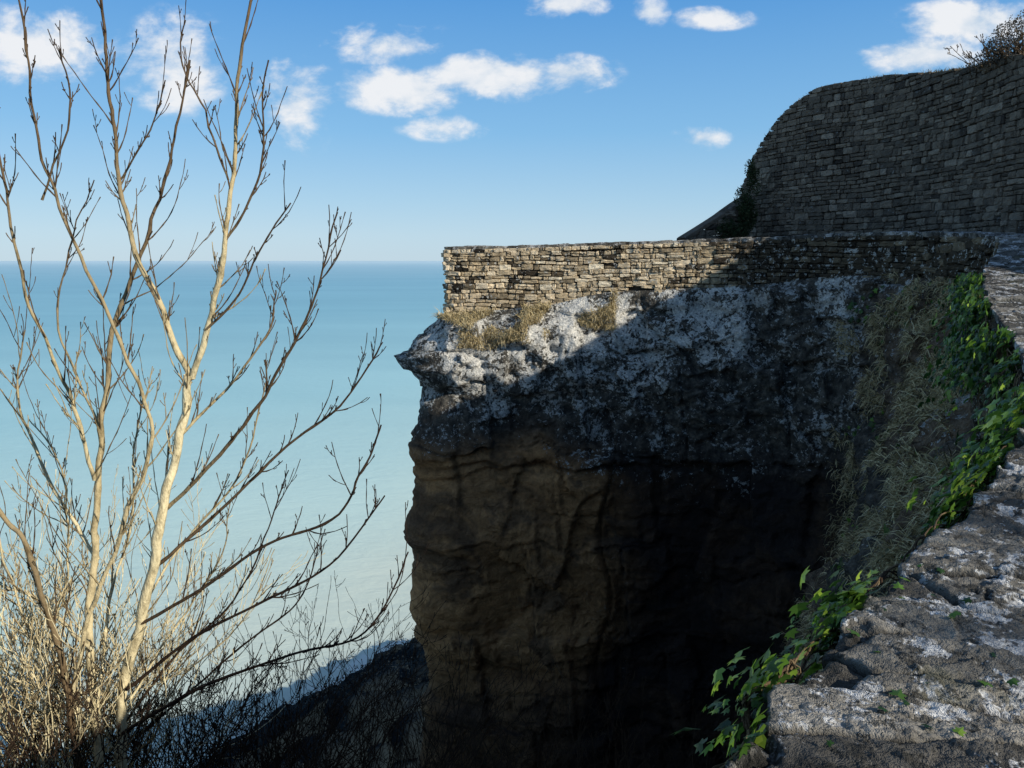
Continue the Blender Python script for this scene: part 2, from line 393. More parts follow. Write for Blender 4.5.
crackm=crackm*(.5+.5*ss(.3,.6,vnoise(P3*6,41)*.5+.5))
h=(cid-.5)*.024+ox*(cid2-.5)*.016+oy*(cid3-.5)*.018-crackm*.018
ang=.3+(cid3-.5)*.9
ql=((GS*np.cos(ang)+GT*np.sin(ang))*9+fbm(P3*5,5,48)*1.3+cid*9)
sl=ql-np.floor(ql); rr_=_h(np.floor(ql),np.floor(cid*50),np.floor(ql)*0,3)
h=h-(sl-.5)*.014*(.2+1.0*rr_)
ql2=((GS*np.cos(ang+.25)+GT*np.sin(ang+.25))*27+fbm(P3*13,4,58)*1.9+cid*5); sl2=ql2-np.floor(ql2)
h=h-(sl2-.5)*.0046
q=fbm(P3*np.array([5,7,1])+5,5,48)*3.0
h=h+(np.floor(q)+ss(.88,1,q-np.floor(q)))/3.0*.008
h=h+fbm(P3*np.array([30,30,1]),3,44,.6)*.0018
layer=np.clip(np.maximum(crackm,.8*ss(.90,.98,sl)*(rr_>.3)),0,1)
h=h*np.interp(cs,[sG,sH],[.7,1.])[:,None]
edgeround=-np.exp(-GT/.008)*.004
outw=.035+ (cid-.5)*.030+fbm(P3*np.array([9,0,1])+3,4,61)*.014
f1=np.exp(-GT/.1)
X0=np.interp(cs,RD,RX)[:,None];Y0=np.interp(cs,RD,RY)[:,None];NX=np.interp(cs,RD,RN[:,0])[:,None];NY=np.interp(cs,RD,RN[:,1])[:,None];ZT=np.interp(cs,RD,RZ)[:,None]
oo=outw*f1-GT
lower=drop[None]/.075
wob=fbm(np.stack([GS*14,lower*3+0*GS,0*GS],-1),4,81)*.014*np.minimum(lower,1)
CVx=np.stack([X0+NX*(oo+wob-.015*lower*(GT<.01)),Y0+NY*(oo+wob-.015*lower*(GT<.01)),ZT+h*(1-.5*np.minimum(1,lower))+edgeround-drop[None]],-1)
mk('coping',CVx.reshape(-1,3),gridfaces(len(cs),nt+16,True),COPE,{'tint':np.clip(cid2+.25*(rr_-.5)+0*GS,0,1).ravel(),'crack':(layer*.9).ravel()},True,wall)

# ================================================================ high retaining wall
Hh=[(9.5,26,.8)]
def hh(u,v,Y): Hh.append(at(u,v,Y))
hh(738,224,23);hh(743,192,21.2);hh(752,163,20.2);hh(767,136,19.5);hh(791,107,18.8);hh(825,87,18.0);hh(880,77,17);hh(960,69,15);hh(1024,55,13.2)
Hh+=[(8.35,12.1,2.62),(8.6,11,2.70),(8.75,10,2.88),(8.85,9,3.0),(8.9,8,3.3),(8.95,7,3.25),(9.0,5.7,2.45),(9.0,4,2.4),(9.0,1,2.9),(9,-2,3.5),(9,-4,3.7),(9,-9,3.9)]  # unseen stretch of wall, top heights shaped to place its shadow and sun gaps
HC,HD,HT,HN=path(Hh,.05,15)
hw=empty('retaining_wall',(0,0,0),label='tall curved dark rubble stone retaining wall above the path',category='wall')
zt_h=lambda s:np.interp(s,HD,HC[:,2]); zb_h=lambda s:-.45
sh0=HD[np.argmin(np.abs(HC[:,1]-24))]; sh1=HD[np.argmin(np.abs(HC[:,1]-7))]
acc=Acc()
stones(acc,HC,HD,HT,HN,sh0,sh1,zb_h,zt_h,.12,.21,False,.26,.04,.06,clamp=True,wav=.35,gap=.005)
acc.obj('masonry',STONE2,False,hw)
ii=np.arange(0,len(HD),3); lv=np.linspace(0,1,8)
bz=-.5+(HC[ii,2]+.5-.03)[:,None]*lv[None]
bv=np.stack([(HC[ii,0]-HN[ii,0]*.06)[:,None]+0*bz,(HC[ii,1]-HN[ii,1]*.06)[:,None]+0*bz,bz],-1)
bi=np.stack([(HC[ii,0]-HN[ii,0]*.6)[:,None]+0*bz,(HC[ii,1]-HN[ii,1]*.6)[:,None]+0*bz,bz],-1)[:, ::-1]
mk('core',np.concatenate([bv,bi],1).reshape(-1,3),gridfaces(len(ii),16),MORTAR,None,True,hw)
ofs=np.array([.5,1.5,3,6,12,22])
pv=np.stack([HC[ii,0][:,None]-HN[ii,0][:,None]*.5+(ofs-.5)[None]*.95,HC[ii,1][:,None]+(-HN[ii,1][:,None])*.5+(ofs-.5)[None]*.1,HC[ii,2][:,None]-.12-.0*ofs[None]],-1)
pv[...,2]+=fbm(pv*.6,3,5)*.08
mk('hilltop',pv.reshape(-1,3),gridfaces(len(ii),6,True),TURF,None,True,kind='structure')
def rand_unit(n):
    v=rng.normal(size=(n,3)); return v/np.linalg.norm(v,axis=1)[:,None]
def norm(v): return v/np.maximum(1e-9,np.linalg.norm(v,axis=-1))[...,None]
def blades(P,Dr,L,W,tint,droop=.5):
    n=len(P); Dr=norm(Dr); side=norm(np.cross(Dr,rand_unit(n)))
    p1=P+Dr*L[:,None]*.5; D2=norm(Dr+np.array([0,0,-1.])*droop*rng.uniform(.3,1.6,n)[:,None]); p2=p1+D2*L[:,None]*.5
    w=W[:,None]
    V=np.stack([P-side*w,P+side*w,p1+side*w*.7,p1-side*w*.7,p2],1).reshape(-1,3)
    b=(np.arange(n)*5)[:,None]
    Fq=(b+np.array([0,1,2,3])).tolist()+(b+np.array([3,2,4])).tolist()
    return V,Fq,np.repeat(tint,5)
n=7000; s=rng.uniform(sh0,sh1,n); kk=fbm(np.stack([s*1.4,0*s,0*s],-1),3,3)>-.05; s=s[kk]; n=len(s)
P=np.stack([np.interp(s,HD,HC[:,0])-np.interp(s,HD,HN[:,0])*rng.uniform(-.02,.35,n),np.interp(s,HD,HC[:,1])-np.interp(s,HD,HN[:,1])*rng.uniform(-.02,.35,n),np.interp(s,HD,HC[:,2])-.03],-1)
V,Fc,T=blades(P,rand_unit(n)*.6+np.array([0,0,1.]),rng.uniform(.04,.14,n),np.full(n,.006),rng.uniform(0,.5,n),.6)
mk('dry_grass',V,Fc,GRASS,{'tint':T},False,kind='stuff',label='short grass growing along the top of the high wall',category='grass')
# path terrace
k0=np.argmin(np.abs(RY-25)); inn=RC[k0:,:3].copy(); inn[:,:2]-=RN[k0:]*.45
sd=RD[k0:]
inn[:,2]-=np.interp(sd,[sA,sE,sH,sL],[.4,.45,.7,.9])
OC=np.concatenate([HC[:,:3],np.array([(4,-12,0),(-8,-12,0)])]); od=np.r_[0,np.cumsum(np.linalg.norm(np.diff(OC[:,:2],axis=0),axis=1))]
def hy(y): return HD[np.argmin(np.abs(HC[:,1]-y))]
of=np.interp(sd,[sd[0],sA,sC,sE,sG,sH,sM,sd[-1]],[hy(24),hy(21.5),hy(17.5),hy(14),hy(9),hy(4.5),hy(-1),od[-1]])
b=np.stack([np.interp(of,od,OC[:,k]) for k in (0,1)]+[inn[:,2]],1)
sel=np.arange(0,len(sd),3); a=inn[sel]; b=b[sel]
w=np.linspace(0,1,20)[None,:,None]
g=a[:,None]*(1-w)+b[:,None]*w
mk('path',g.reshape(-1,3),gridfaces(len(sel),20,True),PATH,None,True,kind='structure')
# sloping stair wall
st=empty('stair_wall',(0,0,0),label='low dark stone wall sloping up beside the steps',category='wall')
p0=at(684,238,18.6);p1=at(726,212,18.9);p2=at(750,197,19.3)
acc=Acc()
SC,SD,ST_,SN=path(np.array([p0,p1,p2]),.1,3)
stones(acc,SC,SD,ST_,SN,0,SD[-1],lambda s:-.1,lambda s:np.interp(s,SD,SC[:,2])-.04,.12,.3,False,.3,.03,clamp=True)
acc.obj('masonry',STONE2,False,st)
nn=len(SC);prof=[(-.06,-.07),(-.06,0),(-.04,.02),(.28,.03),(.36,.0),(.36,-.07),(-.06,-.07)]
cv=np.array([[(SC[i,0]-SN[i,0]*a_,SC[i,1]-SN[i,1]*a_,SC[i,2]+b_) for a_,b_ in prof] for i in range(nn)])
mk('coping',cv.reshape(-1,3),gridfaces(nn,7),STONE2,{'tint':np.full(nn*7,.4)},False,st)

# ================================================================ land, sea
shx=np.array([-400,-150,-60,-34,-27,-22,-10,0,10,60,400]);shy=np.array([-200,-20,40,60,68,77,94,99,101,104,104])
def ysh(x): return np.interp(x,shx,shy)
def land(x,y):
    f=ysh(x)-y
    P=np.stack([x,y,0*x],-1)
    z=-45.6+np.minimum(np.clip(f,-30,200),20)*.25+np.clip(f-20,0,200)*.43
    z=np.where(z>-9,-9+(z+9)*.25,z)
    cap=-.74*np.clip(y,0,32)-.8
    z=np.minimum(z,np.where(y<60,cap,0))
    near=ss(9,3,y)
    z=z*(1-near)+(-4.8-.25*np.maximum(0,y-3)-.3*np.maximum(0,-x-2))*near
    z=z+fbm(P*.09,4,71)*1.0*ss(6,25,f)*ss(25,40,y)+fbm(P*.5,3,72)*.2
    return z
lx=np.concatenate([-150+np.arange(0,100,4.),np.arange(-50,30,.8),np.arange(30,160,5.)]);ly=np.concatenate([np.arange(-14,40,.7),np.arange(40,130,.9)])
GX,GY=np.meshgrid(lx,ly,indexing='ij'); GZ=land(GX,GY)
mk('hillside',np.stack([GX,GY,np.minimum(GZ,-2.5)],-1).reshape(-1,3),gridfaces(len(lx),len(ly)),LAND,None,True,kind='structure')
sx=np.concatenate([-np.geomspace(30000,160,24),np.arange(-150,60,1.6),np.geomspace(65,30000,24)])
sy=np.concatenate([np.array([-3000,-1000,-300,-60]),np.arange(-30,40,8.),np.arange(40,200,1.6),np.geomspace(205,45000,40)])
GX,GY=np.meshgrid(sx,sy,indexing='ij')
shore=(GY-ysh(GX))*.75
m=M('sea_water')
shf=m.attr('shore')
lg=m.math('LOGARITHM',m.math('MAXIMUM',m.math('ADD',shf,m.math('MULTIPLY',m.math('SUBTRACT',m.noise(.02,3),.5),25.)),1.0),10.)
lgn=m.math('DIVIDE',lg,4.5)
wcol=m.ramp(lgn,[(0.0,(.54,.60,.54)),(.30,(.62,.70,.62)),(.40,(.53,.70,.67)),(.50,(.38,.63,.68)),(.61,(.25,.50,.61)),(.69,(.23,.47,.60)),(.80,(.33,.54,.66)),(.90,(.50,.68,.78))])  # pale far stops put horizon haze into the water colour
streak=m.noise(.012,4,.6,.5,m.scaled((.25,1,1)))
wcol=m.mix(.3,wcol,m.ramp(streak,[(.35,(.78,.82,.84)),(.65,(1.17,1.12,1.08))]),'MULTIPLY')
foam=m.math('MULTIPLY',m.rng(m.math('ADD',m.noise(.35,4,.7,.6,m.scaled((1,.6,1))),m.math('MULTIPLY',shf,-.03)),.46,.56),m.rng(shf,5.,1.))
wcol=m.mix(m.math('MULTIPLY',foam,.6),wcol,(.68,.70,.70))
wb=m.bump(m.noise(.35,4,.65,.3,m.scaled((.6,1,1))),.5,.4)
m.b.inputs['Specular IOR Level'].default_value=.2
SEA=m.done(wcol,wb,.6)
mk('sea',np.stack([GX,GY,np.full_like(GX,-45)],-1).reshape(-1,3),gridfaces(len(sx),len(sy)),SEA,{'shore':shore.ravel()},True,kind='structure')
for o in bpy.data.objects:
    if o.name in('sea','hillside','path'):
        me=o.data
        if me.polygons[len(me.polygons)//2].normal.z<0: me.flip_normals()

# ================================================================ leaves and blades
ivl=np.array([(0,0),(.30,-.12),(.58,.06),(.36,.26),(.54,.62),(.20,.58),(0,1.08),(-.20,.58),(-.54,.62),(-.36,.26),(-.58,.06),(-.30,-.12),(0,.36)])
def leaves(P,Nrm,size,tint,shape='ivy',down=-.6):
    n=len(P); Nrm=norm(Nrm)
    d=rand_unit(n); d[:,2]+=down; d=norm(d-Nrm*(d*Nrm).sum(1)[:,None]); r=np.cross(d,Nrm)
    if shape=='ivy': S2=ivl; zf=-.25*np.abs(S2[:,0])+np.where(np.arange(13)==12,.02,0)-.12*S2[:,1]**2; fc=[(12,i,(i+1)%12) for i in range(12)]
    else: S2=np.array([(0,0),(.3,.4),(0,1),(-.3,.4)]);zf=np.array([0,-.06,0,-.06]);fc=[(0,1,2),(0,2,3)]
    k=len(S2)
    V=P[:,None]+size[:,None,None]*(r[:,None]*S2[None,:,0:1]+d[:,None]*S2[None,:,1:2]+Nrm[:,None]*zf[None,:,None])
    Fc=(np.array(fc)[None]+(np.arange(n)*k)[:,None,None]).reshape(-1,3)
    return V.reshape(-1,3),Fc,np.repeat(tint,k)
def rimp(s,off,dz):
    X=np.interp(s,RD,RX)+np.interp(s,RD,RN[:,0])*off;Y=np.interp(s,RD,RY)+np.interp(s,RD,RN[:,1])*off
    return np.stack([X,Y,np.interp(s,RD,RZ)+dz],-1)
def rimn(s): return np.stack([np.interp(s,RD,RN[:,0]),np.interp(s,RD,RN[:,1]),0*s],-1)
def tube(acc,P,Rr,sides,tint):
    P=np.asarray(P,float);n=len(P);Tn=norm(np.gradient(P,axis=0));ref=np.array([.3,.9,.1])
    A=norm(np.cross(Tn,ref));B=np.cross(Tn,A);th=np.linspace(0,2*np.pi,sides,endpoint=False)
    V=P[:,None]+(A[:,None]*np.cos(th)[None,:,None]+B[:,None]*np.sin(th)[None,:,None])*np.asarray(Rr)[:,None,None]
    f=[]
    for i in range(n-1):
        for j in range(sides):
            k=(j+1)%sides; f.append((i*sides+j,i*sides+k,(i+1)*sides+k,(i+1)*sides+j))
    acc.add(V.reshape(-1,3),f,np.repeat(np.broadcast_to(tint,(n,)),sides) if not np.isscalar(tint) else tint)
def ivy(n,s0,s1,offm,dzr,sizer,name,label,up=.5,clus=1.6,thr=-.1,stems=12,tb=.02,bt=2.0):
    s=rng.uniform(s0,s1,n*4); dz=-np.abs(rng.normal(0,1,n*4))*dzr+.03
    c=fbm(np.stack([s*clus,dz*clus*1.6,0*s],-1),3,int(s0*10)%97)
    k=c>thr; s=s[k][:n];dz=dz[k][:n];n=len(s)
    off=.05+np.abs(rng.normal(0,1,n))*offm-.15*dz
    P=rimp(s,off,dz); N=rimn(s)+rand_unit(n)*.6+np.array([0,0,up])
    V,Fc,T=leaves(P,N,rng.uniform(*sizer,n)*rng.choice([.45,.7,1,1],n),np.clip(rng.beta(1.4,bt*.8,n)+tb,0,.95+.05*(rng.random(n)>.96)))
    e=empty(name,(0,0,0),label=label,category='plant')
    mk('foliage',V,Fc,IVY,{'tint':T},False,e)
    A=Acc()
    for _ in range(stems):
        a=random.uniform(s0,s1); L=random.uniform(.3,.9); q=np.linspace(0,1,14)
        sp=np.clip(a+L*q*random.choice([-1,1]),s0,s1+.3); dzz=-.04-random.uniform(.2,1.4)*dzr*q+.02*np.sin(q*9)
        pp=rimp(sp,.06-.2*dzz+.012*np.sin(q*11),dzz); tube(A,pp,np.linspace(.0026,.0014,14),5,random.uniform(.05,.45))
    A.obj('stem',BARK,True,e)
sK=s_at(at(900,590,1.66)); sJ=s_at(at(1024,450,2.6))
ivy(2100,sG-1.0,sH+.3,.12,.40,(.045,.08),'ivy_plant','dense green ivy hanging over the outer face of the parapet',.4,2.4,.05,90,-.05,2.4)
ivy(620,sH+.2,sJ+.2,.07,.30,(.04,.072),'ivy_plant','green ivy trailing down the weathered stone parapet',.6,2.6,.0,40,.0,2.2)
ivy(330,sJ+.0,sK+.15,.045,.12,(.032,.058),'ivy_plant','bright ivy shoots along the edge of the slabs',.8,2.8,-.4,24,.04)
ivy(190,sK+.0,sL-.05,.035,.07,(.026,.048),'ivy_plant','bright ivy shoots along the edge of the slabs',.8,3.5,-.4,14,.04)
ivy(100,sL-.20,sL+.22,.035,.045,(.024,.045),'ivy_plant','bright green ivy cluster spilling over the wall corner',.8,5,-.2,10,.0)
n=46; s=rng.uniform(sK-.3,sL+.3,n); P=rimp(s,-rng.uniform(0,.6,n)**1.5,.010)
V,Fc,T=leaves(P,np.array([0,0,1.])+rand_unit(n)*.45,rng.uniform(.010,.026,n),rng.uniform(.0,.8,n),down=0)
mk('fallen_leaves',V,Fc,IVY,{'tint':T},False,kind='stuff',label='scattered small ivy leaves lying on the stone slabs',category='leaves')
def cliffpt(s,f):
    i=np.clip(np.searchsorted(RD,s),0,len(RD)-1); j=np.clip((f*(NZ-1)).astype(int),1,NZ-1); return CV[i,j]
n=9500; s=rng.uniform(sA+.25,sA+3.6,n); j=rng.integers(2,22,n); i=np.searchsorted(RD,s)
c=fbm(np.stack([s*1.8,j*.06,0*s],-1),3,15); k=(c>-.05+.25*(s-sA-2.0)*(s>sA+2.0)); i,j,s=i[k],j[k],s[k]; P=CV[i,j]; n=len(P)
V,Fc,T=blades(P,rimn(s)*.6+np.array([0,0,.7])+rand_unit(n)*.5,rng.uniform(.08,.32,n),np.full(n,.006),rng.uniform(.4,1,n),1.0)
mk('dry_grass',V,Fc,GRASS,{'tint':T},False,kind='stuff',label='tufts of dry yellow grass on the rock ledge',category='grass')
n=70000; s=rng.uniform(sE-1.6,sH+1.5,n); fz_=np.abs(rng.normal(0,.2,n)); P=cliffpt(s,np.clip(fz_,0,1))
c=fbm(P*1.5,4,18); k=c>.08; P=P[k];s=s[k];n=len(P)
V,Fc,T=blades(P,rimn(s)*.8+np.array([0,0,.15])+rand_unit(n)*.8,rng.uniform(.07,.30,n),np.full(n,.006),np.clip(rng.normal(.62,.28,n),0,1),1.6)
mk('dry_grass',V,Fc,GRASS,{'tint':T},False,kind='stuff',label='withered brown grass matted down the steep bank',category='grass')
n=1600; s=rng.uniform(sE-1.4,sH+1.,n); P=cliffpt(s,np.clip(np.abs(rng.normal(0,.22,n)),0,1))+rimn(s)*.05
k=fbm(P*1.1,3,28)>.1; P=P[k]; s=s[k]; n=len(P)
V,Fc,T=leaves(P,rimn(s)+rand_unit(n)*.6+np.array([0,0,.3]),rng.uniform(.04,.10,n),np.clip(rng.beta(2,3,n),0,.9))
mk('undergrowth',V,Fc,IVY,{'tint':T},False,kind='stuff',label='low dark ivy creeping over the steep bank',category='undergrowth')
# ================================================================ tree
def spline(P,k=5):
    P=np.asarray(P,float);out=[]
    for i in range(len(P)-1):
        p0=P[max(i-1,0)];p1=P[i];p2=P[i+1];p3=P[min(i+2,len(P)-1)]
        for t in np.linspace(0,1,k,endpoint=False): out.append(.5*((2*p1)+(-p0+p2)*t+(2*p0-5*p1+4*p2-p3)*t*t+(-p0+3*p1-3*p2+p3)*t**3))
    out.append(P[-1]);return np.array(out)
def growtwig(acc,p,d,L,r0,depth,tint,up=.5,wig=.065,sides=5,rmin=.0016,kids=(1,3)):
    n=max(4,int(L/.05)); pts=[np.array(p,float)];d=np.array(d,float);d/=np.linalg.norm(d);dirs=[d]
    for i in range(n):
        d=d+rng.normal(0,wig,3)+np.array([0,0,up*1.7/n]);d/=np.linalg.norm(d);pts.append(pts[-1]+d*L/n);dirs.append(d)
    pts=np.array(pts);rad=np.linspace(r0,max(rmin,r0*.35),n+1)
    rad=rad*(1+.6*(np.arange(n+1)%2)); rad[-1]=rad[-1]*1.6
    tube(acc,pts,rad,sides,tint)
    if depth>0:
        for _ in range(random.randint(*kids)):
            i=random.randint(max(1,n//6),n-1); q=dirs[i]; ax=rand_unit(1)[0]; ax=ax-q*(ax@q);ax/=np.linalg.norm(ax)
            a=random.uniform(.4,.9); nd=q*math.cos(a)+ax*math.sin(a)
            growtwig(acc,pts[i],nd,L*random.uniform(.12,.45)*(1.1-.5*i/n),max(rmin,rad[i]*.45),depth-1,tint*random.uniform(.75,1.05),up,wig,sides,rmin,kids)
tree=empty('bare_tree',(0,0,0),label='leafless multi-stemmed tree with pale bark catching warm sunlight',category='tree')
TA=Acc();BA=Acc()
def stem(pts,w0,w1,t0,t1,Y0=5.0,tw=10,main=True,twl=(.35,.8)):
    P=[at(q[0],q[1],q[2] if len(q)>2 else Y0) for q in pts]
    P=spline(P,8); n=len(P)
    P=P+fbm(P*4,3,int(w0*10)+n)[:,None]*np.array([.016,.012,0])
    r=np.linspace(w0,w1,n)*.5*5/F*.53
    r=r*(1+.12*vnoise(P*13,3)+.34*np.maximum(0,vnoise(P*31,5)))
    tint=np.clip(np.linspace(t0,t1,n),0,1)
    tube(TA if main else BA,P,r,10 if main else 6,tint)
    dirs=norm(np.gradient(P,axis=0))
    for _ in range(int(tw*2.0)):
        i=int(random.uniform(.12,.98)*(n-1)); q=dirs[i]; ax=rand_unit(1)[0];ax[2]*=.4; ax=ax-q*(ax@q);ax/=np.linalg.norm(ax)
        a=random.uniform(.35,.8);nd=q*math.cos(a)+ax*math.sin(a)
        growtwig(BA,P[i],nd,random.uniform(*twl)*random.choice([.15,.3,.6,1]),min(r[i]*.45,.0038),2 if random.random()<.45 else 1,tint[i]*random.uniform(.35,.9))
stem([(118,830,5),(120,768),(123,690,5.05),(141,620,5.0),(158,540,4.95),(172,470),(186,400),(190,375)],21,15,.95,1,tw=14)
stem([(190,378),(208,320,4.95),(224,260,4.9),(231,200,4.9),(236,130,4.95),(240,70,5),(258,-30,5)],12,4,.95,.3,tw=20,twl=(.25,.6))
stem([(190,380),(168,325,5.05),(150,285,5.1),(131,235,5.15),(118,180,5.2),(110,110,5.2),(103,40,5.2),(96,-30,5.2)],12,4,.75,.18,tw=20,twl=(.25,.6))
stem([(108,830,5),(100,768),(92,690,5.1),(88,620,5.15),(94,540,5.2),(97,460,5.2),(104,400,5.2),(112,330,5.25),(150,230,5.3),(172,150,5.35),(190,60,5.4)],20,3.2,1,.2,tw=22)
stem([(95,480,5.2),(80,420,5.1),(60,370,5.0),(30,305,4.9),(12,235,4.85),(0,165,4.8),(-10,110,4.8)],8,3,.8,.25,tw=12)
stem([(104,830,5),(82,768,4.9),(66,690,4.8),(50,620,4.7),(28,545,4.6),(8,520,4.6),(-30,470,4.5)],15,6,.3,.5,tw=12)
stem([(70,700,4.85),(95,600,4.7),(140,480,4.6),(150,420,4.6),(120,340,4.6),(70,230,4.6),(40,150,4.6),(28,60,4.6),(20,-10,4.6)],9,2.8,.85,.18,tw=16)
stem([(165,510),(207,468,4.9),(252,412,4.8),(290,350,4.7),(318,290,4.65),(337,212,4.6)],8,2.8,.5,.08,tw=14,main=False,twl=(.2,.45))
stem([(150,570),(210,520,5.1),(290,445,5.2),(345,400,5.25),(384,342,5.3)],7,2.8,.35,.03,tw=14,main=False,twl=(.2,.45))
stem([(140,625),(200,590,4.9),(265,545,4.8),(330,520,4.75),(362,470,4.7),(380,425,4.7)],7,2.8,.2,.02,tw=14,main=False,twl=(.2,.45))
stem([(125,690),(190,640,4.9),(262,602,4.8),(330,565,4.75),(388,495,4.7)],7,2.8,.06,.02,tw=16,main=False,twl=(.2,.45))
stem([(120,735),(195,690,4.9),(290,655,4.8),(365,632,4.7),(408,552,4.7)],7,2.8,.04,.02,tw=16,main=False,twl=(.2,.45))
stem([(205,330,4.95),(235,300,4.9),(262,250,4.8),(292,203,4.75)],5,2.6,.4,.1,tw=8,main=False,twl=(.15,.35))
stem([(228,240,4.9),(255,190,4.85),(262,120,4.8),(268,60,4.8)],5,2.6,.4,.1,tw=9,main=False,twl=(.15,.35))
stem([(230,180,4.9),(205,110,5),(180,60,5.1),(185,20,5.1)],4,2.4,.4,.1,tw=7,main=False,twl=(.15,.35))
stem([(178,440),(225,390,5.1),(268,330,5.15),(275,290,5.2)],6,2.4,.7,.2,tw=9,main=False,twl=(.2,.4))
stem([(97,560,5.2),(50,480,5.4),(20,400,5.5),(25,330,5.5)],8,2.6,.9,.4,tw=14,main=False)
stem([(92,650,5.1),(40,600,5.3),(0,585,5.4),(-40,560,5.4)],8,3,.9,.6,tw=14,main=False)
stem([(118,180,5.2),(150,130,5.1),(165,80,5.1)],4,2.2,.4,.1,tw=6,main=False,twl=(.15,.35))
stem([(40,200,4.6),(70,120,4.6),(60,50,4.6)],4,2.2,.4,.1,tw=5,main=False,twl=(.15,.35))
stem([(100,430,5.2),(60,330,5.5),(70,250,5.6),(95,180,5.6)],5,2.2,.6,.2,tw=8,main=False,twl=(.2,.4))
stem([(130,640),(170,560,5.3),(235,480,5.4),(262,400,5.4),(268,360,5.4)],6,2.2,.9,.3,tw=12,main=False,twl=(.25,.5))
stem([(90,700),(40,650,5.2),(5,560,5.3),(-5,480,5.3)],7,2.2,.95,.6,tw=14,main=False)
stem([(80,720),(50,640,5.2),(70,560,5.3),(60,470,5.3),(30,420,5.4)],6,2.2,.95,.5,tw=16,main=False)
stem([(130,700),(180,620,5.3),(220,560,5.4),(232,500,5.4)],5,2.2,.9,.4,tw=12,main=False,twl=(.25,.5))
stem([(96,700),(110,600,5.3),(130,520,5.4),(135,440,5.4),(150,380,5.5)],7,2.2,.95,.5,tw=14,main=False,twl=(.25,.5))
stem([(115,740),(170,660,5.2),(235,600,5.3),(270,520,5.3),(290,470,5.3)],5,2.4,.1,.03,tw=14,main=False,twl=(.2,.4))
stem([(110,760),(180,700,5.2),(250,640,5.3),(300,600,5.3),(318,545,5.3)],5,2.4,.05,.02,tw=14,main=False,twl=(.2,.4))
TA.obj('trunk',BARK,True,tree); BA.obj('crown',BARK,True,tree)
def shrub(name,label,c,n,L,tint,r=.005,spread=1.0,up=.3,depth=2,rmin=.0020,kids=(3,5)):
    A=Acc()
    for _ in range(n):
        d=np.array([rng.normal(0,.5),rng.normal(0,.4),random.uniform(.7,1.4)])
        p=np.array(c)+np.array([rng.normal(0,.35*spread),rng.normal(0,.35*spread),-.1])
        growtwig(A,p,d,L*random.uniform(.6,1.15),r*random.uniform(.6,1.2),depth,min(1,tint*random.uniform(.4,1.5)),up,.09,4,rmin,kids)
    return A.obj(name,BARK,True,None,label=label,category='shrub',group='bare shrubs below the wall')
shrub('bare_shrub','tangle of dark leafless twigs below the tree',at(160,835,5.2),90,1.3,.04)
shrub('bare_shrub','tangle of pale sunlit leafless stems beside the tree',at(20,790,5.0),100,1.7,.95,.0045,1.,.45)
shrub('bare_shrub','tangle of pale sunlit leafless stems beside the tree',at(60,800,6.0),100,2.4,.95,.005,1.2,.5)
shrub('bare_shrub','tangle of dark leafless twigs below the tree',at(50,835,4.4),80,.95,.06)
shrub('bare_shrub','thin dark leafless bush on the slope',at(245,838,5.6),90,1.45,.03,.005)
shrub('bare_shrub','thin dark leafless bush on the slope',at(330,825,8),90,2.4,.03,.006,1.8)
shrub('bare_shrub','thin dark leafless bush at the foot of the cliff',at(420,820,9.5),70,2.3,.06,.006,1.8)
shrub('bare_shrub','thin dark leafless bush at the foot of the cliff',at(560,830,10),54,2.3,.08,.005,1.8)
shrub('bare_shrub','thin dark leafless bush at the foot of the cliff',at(660,850,8),24,1.5,.08,.005,1.6)
for yy in (-2.2,-3.6,-4.6,-6.0,-7.4):  # out-of-view bushes added to dapple the sun on the near slabs
    shrub('bare_shrub','added unseen twiggy bush on the high wall, dappling the sun',(9.6,yy,3.7),16,random.uniform(.7,1.5),.3,.012,1.2,.3,2,.006)
def clump(name,label,c,rad,n,size,mat,cat='shrub',k=9):
    cs_=rng.normal(0,.45,(k,3)); w=rng.integers(0,k,n)
    q=rand_unit(n)*rng.uniform(.5,1,n)[:,None]**.5*.55+cs_[w]
    P=np.array(c)+q*np.array(rad)
    V,Fc,T=leaves(P,rand_unit(n)+np.array([0,-.3,.4]),rng.uniform(.6,1.3,n)*size,np.clip(rng.normal(.45,.25,n),0,1),'p',0)
    return mk(name,V,Fc,mat,{'tint':T},False,label=label,category=cat)
bushe=empty('brown_bush',(0,0,0),label='dense rounded brown winter bush on top of the high wall',category='shrub')
A=Acc(); cc=np.array(at(1034,64,13.8))
for _ in range(260):
    d=np.array([rng.normal(0,.8),rng.normal(0,.7),random.uniform(.2,1.3)])
    growtwig(A,cc+np.array([rng.normal(0,.35),rng.normal(0,.3),-.1]),d,random.uniform(.45,.72),.005,2,random.uniform(.1,.4),.15,.10,4,.0032,(3,5))
A.obj('twigs',BARK,True,bushe)
q=rand_unit(9000)*(rng.uniform(.2,1,9000)[:,None]**.4)*np.array([1.0,.8,.88]); q[:,2]=np.abs(q[:,2])
q*=(1+.16*fbm(q*2.6,3,4))[:,None]
V,Fc,T=leaves(cc+q,rand_unit(9000),rng.uniform(.015,.045,9000),rng.uniform(0,.9,9000),'p',0)
mk('foliage',V,Fc,BUSHM,{'tint':T},False,bushe)
clump('ivy_bush','dark green ivy bush growing over the end of the high wall',at(745,208,19.0),(.24,.3,.55),3200,.05,SHRUBG)
clump('ivy_bush','dark green ivy bush growing over the end of the high wall',at(753,177,18.9),(.13,.3,.34),1500,.045,SHRUBG)
clump('ivy_bush','dark green ivy bush growing over the end of the high wall',at(730,229,18.8),(.36,.3,.22),1300,.05,SHRUBG)
